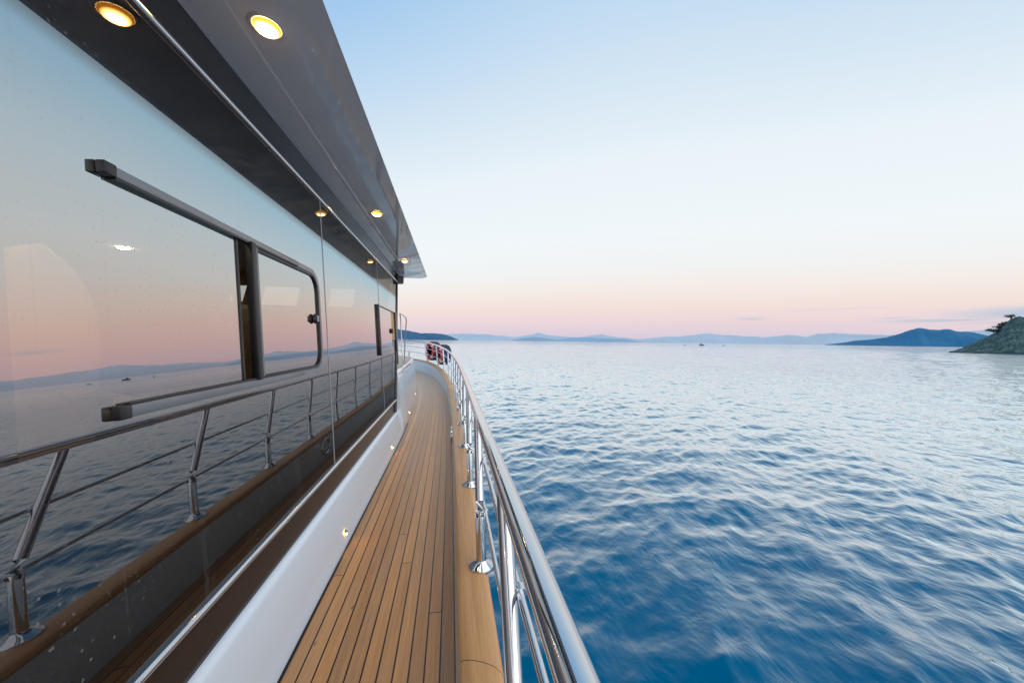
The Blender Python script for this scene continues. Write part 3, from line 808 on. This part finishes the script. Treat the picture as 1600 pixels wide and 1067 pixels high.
land('near_hills', [(9.5, .05), (11.5, .45), (13.3, .62), (15, .50), (17, .25), (19.5, .55), (22.5, .62), (25, .52), (27.5, .45), (29, .15), (30, .02)], 9500, 1500, M['far2'], 8, .06, 220, 12)
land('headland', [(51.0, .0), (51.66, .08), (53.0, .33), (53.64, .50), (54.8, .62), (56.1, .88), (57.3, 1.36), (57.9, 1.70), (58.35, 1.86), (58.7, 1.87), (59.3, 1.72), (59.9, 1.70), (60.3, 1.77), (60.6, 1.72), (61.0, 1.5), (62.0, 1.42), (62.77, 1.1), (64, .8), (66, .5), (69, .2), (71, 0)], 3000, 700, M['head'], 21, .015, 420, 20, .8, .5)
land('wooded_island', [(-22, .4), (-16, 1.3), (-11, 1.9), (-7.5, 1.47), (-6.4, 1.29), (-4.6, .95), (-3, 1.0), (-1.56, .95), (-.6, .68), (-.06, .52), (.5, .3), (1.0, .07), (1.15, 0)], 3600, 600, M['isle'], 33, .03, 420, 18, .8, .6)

# near rocky islet on the right
def islet():
    prof = [(60.55, .0), (60.9, .10), (61.63, .56), (62.0, .86), (62.55, 1.26), (63.2, 1.78), (63.6, 2.35), (63.84, 2.88), (64.26, 3.30), (64.9, 3.42), (66, 3.6), (68, 3.9), (71, 3.3), (74, 2.2), (77, .9), (79, 0)]
    nz = vnoise(50); n2 = vnoise(77); bm = bmesh.new(); rows = []; naz, nd = 420, 60; d0, dp = 272, 74
    az = np.linspace(60.55, 79, naz)**1; az = 60.55+(az-60.55)*((az-60.55)/18.45)**.35
    el = np.interp(az, [p[0] for p in prof], [p[1] for p in prof])
    g = np.random.default_rng(9)
    for a, e in zip(az, el):
        row = []
        for j in range(nd):
            u = j/(nd-1); r = d0+dp*u*1.3
            s = (u/.62)**.82 if u < .62 else cos((u-.62)/.38*pi/2)
            h = (d0+dp*.8)*tan(radians(e))*s
            rough = .55*float(nz(a*9+u*11))+.4*float(n2(a*17-u*23))+g.normal(0, .16)
            h = max(-.4, h+rough*.42*min(1, h/3)) if u > 0 else -.5
            if s > .93: h = min(h, (d0+dp*.8)*tan(radians(e))+.25)
            row.append(bm.verts.new((r*sin(radians(a)), r*cos(radians(a)), h)))
        rows.append(row)
    for p, q in zip(rows, rows[1:]):
        for j in range(nd-1): bm.faces.new((p[j], p[j+1], q[j+1], q[j]))
    o = obj('rocky_islet', bm, M['islet'], None, angle=180); o.location = (0, 0, SEA_Z); o['kind'] = 'structure'
islet()

# wind-bent pines on the islet
def pine(az, dist, z, h, lean, label, seed, spread=1.0):
    spread *= .75
    g = random.Random(seed); x, y = dist*sin(radians(az)), dist*cos(radians(az))
    r = empty('pine_tree', (x, y, z)); tag(r, label, 'tree', 'pines on the islet')
    rt = Vector((cos(radians(az)), -sin(radians(az)), 0))
    bm = bmesh.new(); tip = rt*lean+Vector((0, 0, h*.8))
    trunk_pts = [Vector((0, 0, -.8)), rt*lean*.2+Vector((0, 0, h*.25)), rt*lean*.55+Vector((0, 0, h*.55)), tip]
    add_tube(bm, trunk_pts, .2, 8, True, 0, [.30, .22, .16, .08]); cl = []
    for k in range(9):
        t = .45+.55*k/8; b = trunk_pts[1].lerp(tip, t); d = rt*g.uniform(-1.0, 1.0)*spread+Vector((g.uniform(-1, 1), g.uniform(-1, 1), g.uniform(.1, .7)))
        e = b+d; add_tube(bm, [b, b.lerp(e, .5)+Vector((0, 0, .15)), e], .06, 6, True, 0, [.08, .05, .03]); cl.append(e)
    obj('trunk', bm, M['bark'], r)
    bm = bmesh.new()
    for c in cl+[tip]:
        for k in range(85):
            p = c+Vector((g.gauss(0, .42)*spread, g.gauss(0, .42), g.gauss(0, .36)-.05)); s = g.uniform(.10, .22)
            d1 = Vector((g.uniform(-1, 1), g.uniform(-1, 1), g.uniform(-.4, .9))).normalized()*s; d2 = d1.cross(Vector((g.uniform(-1, 1), g.uniform(-1, 1), g.uniform(-1, 1)))).normalized()*s*.6
            bm.faces.new([bm.verts.new(v) for v in (p-d1, p+d2, p+d1, p-d2)])
    obj('crown', bm, M['leaf'], r, False)
D1 = 272+74*.78
def hz(e, d): return d*tan(radians(e))+EYE
pine(64.18, D1, hz(2.72, D1), 1.0, .3, 'small flat-topped pine on the crest of the rocky islet', 1, 1.2)
pine(63.27, D1-6, hz(1.35, D1-6), 1.5, -1.6, 'dark pine leaning out to the left from the slope of the islet', 2, 1.2)
for k, (a, e, h) in enumerate(((63.50, 1.72, 1.9), (63.66, 2.0, 1.8), (63.40, 1.4, 1.7))):
    pine(a, D1-4-2*k, hz(e, D1-4-2*k)-.7, h, .2, ('round dark pine bush below the crest of the islet, tallest of three', 'dark pine bush highest on the islet slope beneath the crest pine', 'low dark pine bush lowest on the islet slope beside the leaning pine')[k], 10+k, .9)

# ================================================================== SMALL BOATS FAR OFF
def small_boat(az, dist, L, label, cabin, mast, rz):
    x, y = dist*sin(radians(az)), dist*cos(radians(az))
    r = empty('small_boat', (x, y, SEA_Z), rz); tag(r, label, 'boat', 'small boats on the horizon')
    bm = bmesh.new(); n = 14; rows = []
    for i in range(n+1):
        t = i/n; xx = (t-.5)*L; w = .17*L*(sin(min(1, t*1.9+.45)*pi/2) if t < .5 else max(.02, 1-((t-.5)/.5)**2.2)); s = .13*L*(1+.9*t*t)
        rows.append([bm.verts.new(p) for p in ((xx, -w, s), (xx, -w*.8, .1), (xx, 0, -.25), (xx, w*.8, .1), (xx, w, s))])
    for p, q in zip(rows, rows[1:]):
        for k in range(4): bm.faces.new((p[k], p[k+1], q[k+1], q[k]))
        bm.faces.new((p[4], p[0], q[0], q[4]))
    bm.faces.new(rows[0]); bm.faces.new(rows[-1])
    obj('hull', bm, M['boat'], r)
    bm = bmesh.new(); add_box(bm, (-.30*L*cabin, -.09*L, .10*L), (.12*L, .09*L, .10*L+.26*L*cabin), None, 0, .05); obj('cabin', bm, M['boatw'] if cabin < .8 else M['boat'], r)
    if mast:
        bm = bmesh.new(); add_tube(bm, [(.1*L, 0, .1*L), (.1*L, 0, .1*L+mast)], .07, 8); obj('mast', bm, M['boat'], r)
small_boat(35.60, 520, 2.6, 'tiny dark boat near the horizon, leftmost of the three', 1.0, 0, radians(20))
small_boat(37.73, 520, 6.2, 'largest of three tiny boats near the horizon, with a dark cabin', .9, 1.4, radians(-38))
small_boat(40.39, 520, 3.0, 'tiny low boat near the horizon, rightmost of the three', .5, 0, radians(-38))

# ================================================================== SKY, SUN, CAMERA
w = bpy.data.worlds.new('World'); SC.world = w; w.use_nodes = True
t = NT(w.node_tree); N = w.node_tree.nodes; bg = N['Background']
d = t.coord('Generated'); nm = t.n('ShaderNodeVectorMath', operation='NORMALIZE'); t.l(d, nm.inputs[0]); s = t.n('ShaderNodeSeparateXYZ'); t.l(nm.outputs[0], s.inputs[0])
el = t.math('MULTIPLY', t.math('ARCSINE', s.outputs[2]), 180/pi)
azn = t.math('MULTIPLY', t.math('ARCTAN2', s.outputs[0], s.outputs[1]), 180/pi)
GLOW = 27.0
daz = t.math('MULTIPLY', t.math('SUBTRACT', azn, GLOW), pi/180)
cd = t.math('SUBTRACT', 1., t.math('COSINE', daz))
eff = t.math('MULTIPLY', el, t.math('MULTIPLY_ADD', cd, 1.2, 1.0))
k = t.math('DIVIDE', eff, 90., clamp=True)
SKY = [(0, (208, 198, 216)), (1.5, (222, 206, 218)), (3.4, (236, 214, 217)), (5.4, (242, 223, 217)), (8, (244, 234, 228)), (11, (241, 242, 241)), (16, (240, 246, 249)), (26, (233, 242, 248)), (35, (213, 230, 243)), (43, (192, 218, 241)), (52, (166, 204, 238)), (65, (140, 186, 231)), (90, (118, 170, 222))]
base = t.ramp(k, [(e/90, lin(*c)) for e, c in SKY])
# thin cloud streaks low on the right
nzc = t.noise(t.mapping(nm.outputs[0], (9, 9, 90)), 1, 5, .6)
e2 = t.math('ADD', el, t.math('MULTIPLY', t.math('SUBTRACT', nzc, .5), .8))
cl = None
for a0, e0, wa, we, st in ((66.5, 3.15, 5.0, .50, 1.0), (60.0, 2.65, 3.6, .20, .8), (43.6, 3.35, 1.5, .16, .6), (64, 2.25, 3, .10, .5), (56.5, 3.0, 1.6, .07, .4), (52, 4.2, 4, .12, .2)):
    g = t.math('POWER', 2.718, t.math('MULTIPLY', t.math('ADD', t.math('POWER', t.math('ABSOLUTE', t.math('DIVIDE', t.math('SUBTRACT', azn, a0), wa)), 2.), t.math('POWER', t.math('ABSOLUTE', t.math('DIVIDE', t.math('SUBTRACT', e2, e0), we)), 2.)), -1.))
    g = t.math('MULTIPLY', g, st); cl = g if cl is None else t.math('MAXIMUM', cl, g)
base = t.mix(cl, base, lin(176, 196, 216))
below = t.math('LESS_THAN', s.outputs[2], -.002)
base = t.mix(below, base, lin(150, 170, 195))
SUN_AZ, SUN_EL = 148.0, 47.0
sk = t.n('ShaderNodeTexSky', sky_type='NISHITA'); sk.sun_disc = False; sk.sun_elevation = radians(SUN_EL); sk.sun_rotation = radians(SUN_AZ)
bg2 = N.new('ShaderNodeBackground'); t.l(sk.outputs[0], bg2.inputs[0]); bg2.inputs[1].default_value = .003
t.l(base, bg.inputs[0]); bg.inputs[1].default_value = 1.0
ad = N.new('ShaderNodeAddShader'); t.l(bg.outputs[0], ad.inputs[0]); t.l(bg2.outputs[0], ad.inputs[1]); t.l(ad.outputs[0], N['World Output'].inputs[0])

sl = bpy.data.lights.new('sun', 'SUN'); sl.energy = 2.4; sl.angle = radians(95); sl.color = (1, .87, .72)
so = bpy.data.objects.new('sun', sl); COL.objects.link(so)
sd = Vector((sin(radians(SUN_AZ))*cos(radians(SUN_EL)), cos(radians(SUN_AZ))*cos(radians(SUN_EL)), sin(radians(SUN_EL))))
so.rotation_euler = sd.to_track_quat('Z', 'Y').to_euler(); so.location = sd*60

cam = bpy.data.cameras.new('camera'); co = bpy.data.objects.new('camera', cam); COL.objects.link(co)
yaw = atan(95/F_PX); pitch = -atan(1.5/F_PX); roll = atan(.0127)
fw = Vector((sin(yaw)*cos(pitch), cos(yaw)*cos(pitch), sin(pitch))); rt = Vector((cos(yaw), -sin(yaw), 0)); up = rt.cross(fw)
r2 = rt*cos(roll)+up*sin(roll); u2 = up*cos(roll)-rt*sin(roll)
Mx = Matrix((r2, u2, -fw)).transposed().to_4x4(); Mx.translation = (0, 0, EYE); co.matrix_world = Mx
cam.sensor_width = 36; cam.lens = 36*F_PX/1600; cam.clip_start = .02; cam.clip_end = 100000
SC.camera = co
SC.view_settings.view_transform = 'Standard'; SC.view_settings.look = 'None'; SC.view_settings.exposure = 0; SC.view_settings.gamma = 1
SC.cycles.use_denoising = True
SC.cycles.max_bounces = 8; SC.cycles.glossy_bounces = 5; SC.cycles.transparent_max_bounces = 12
SC.cycles.sample_clamp_indirect = 6
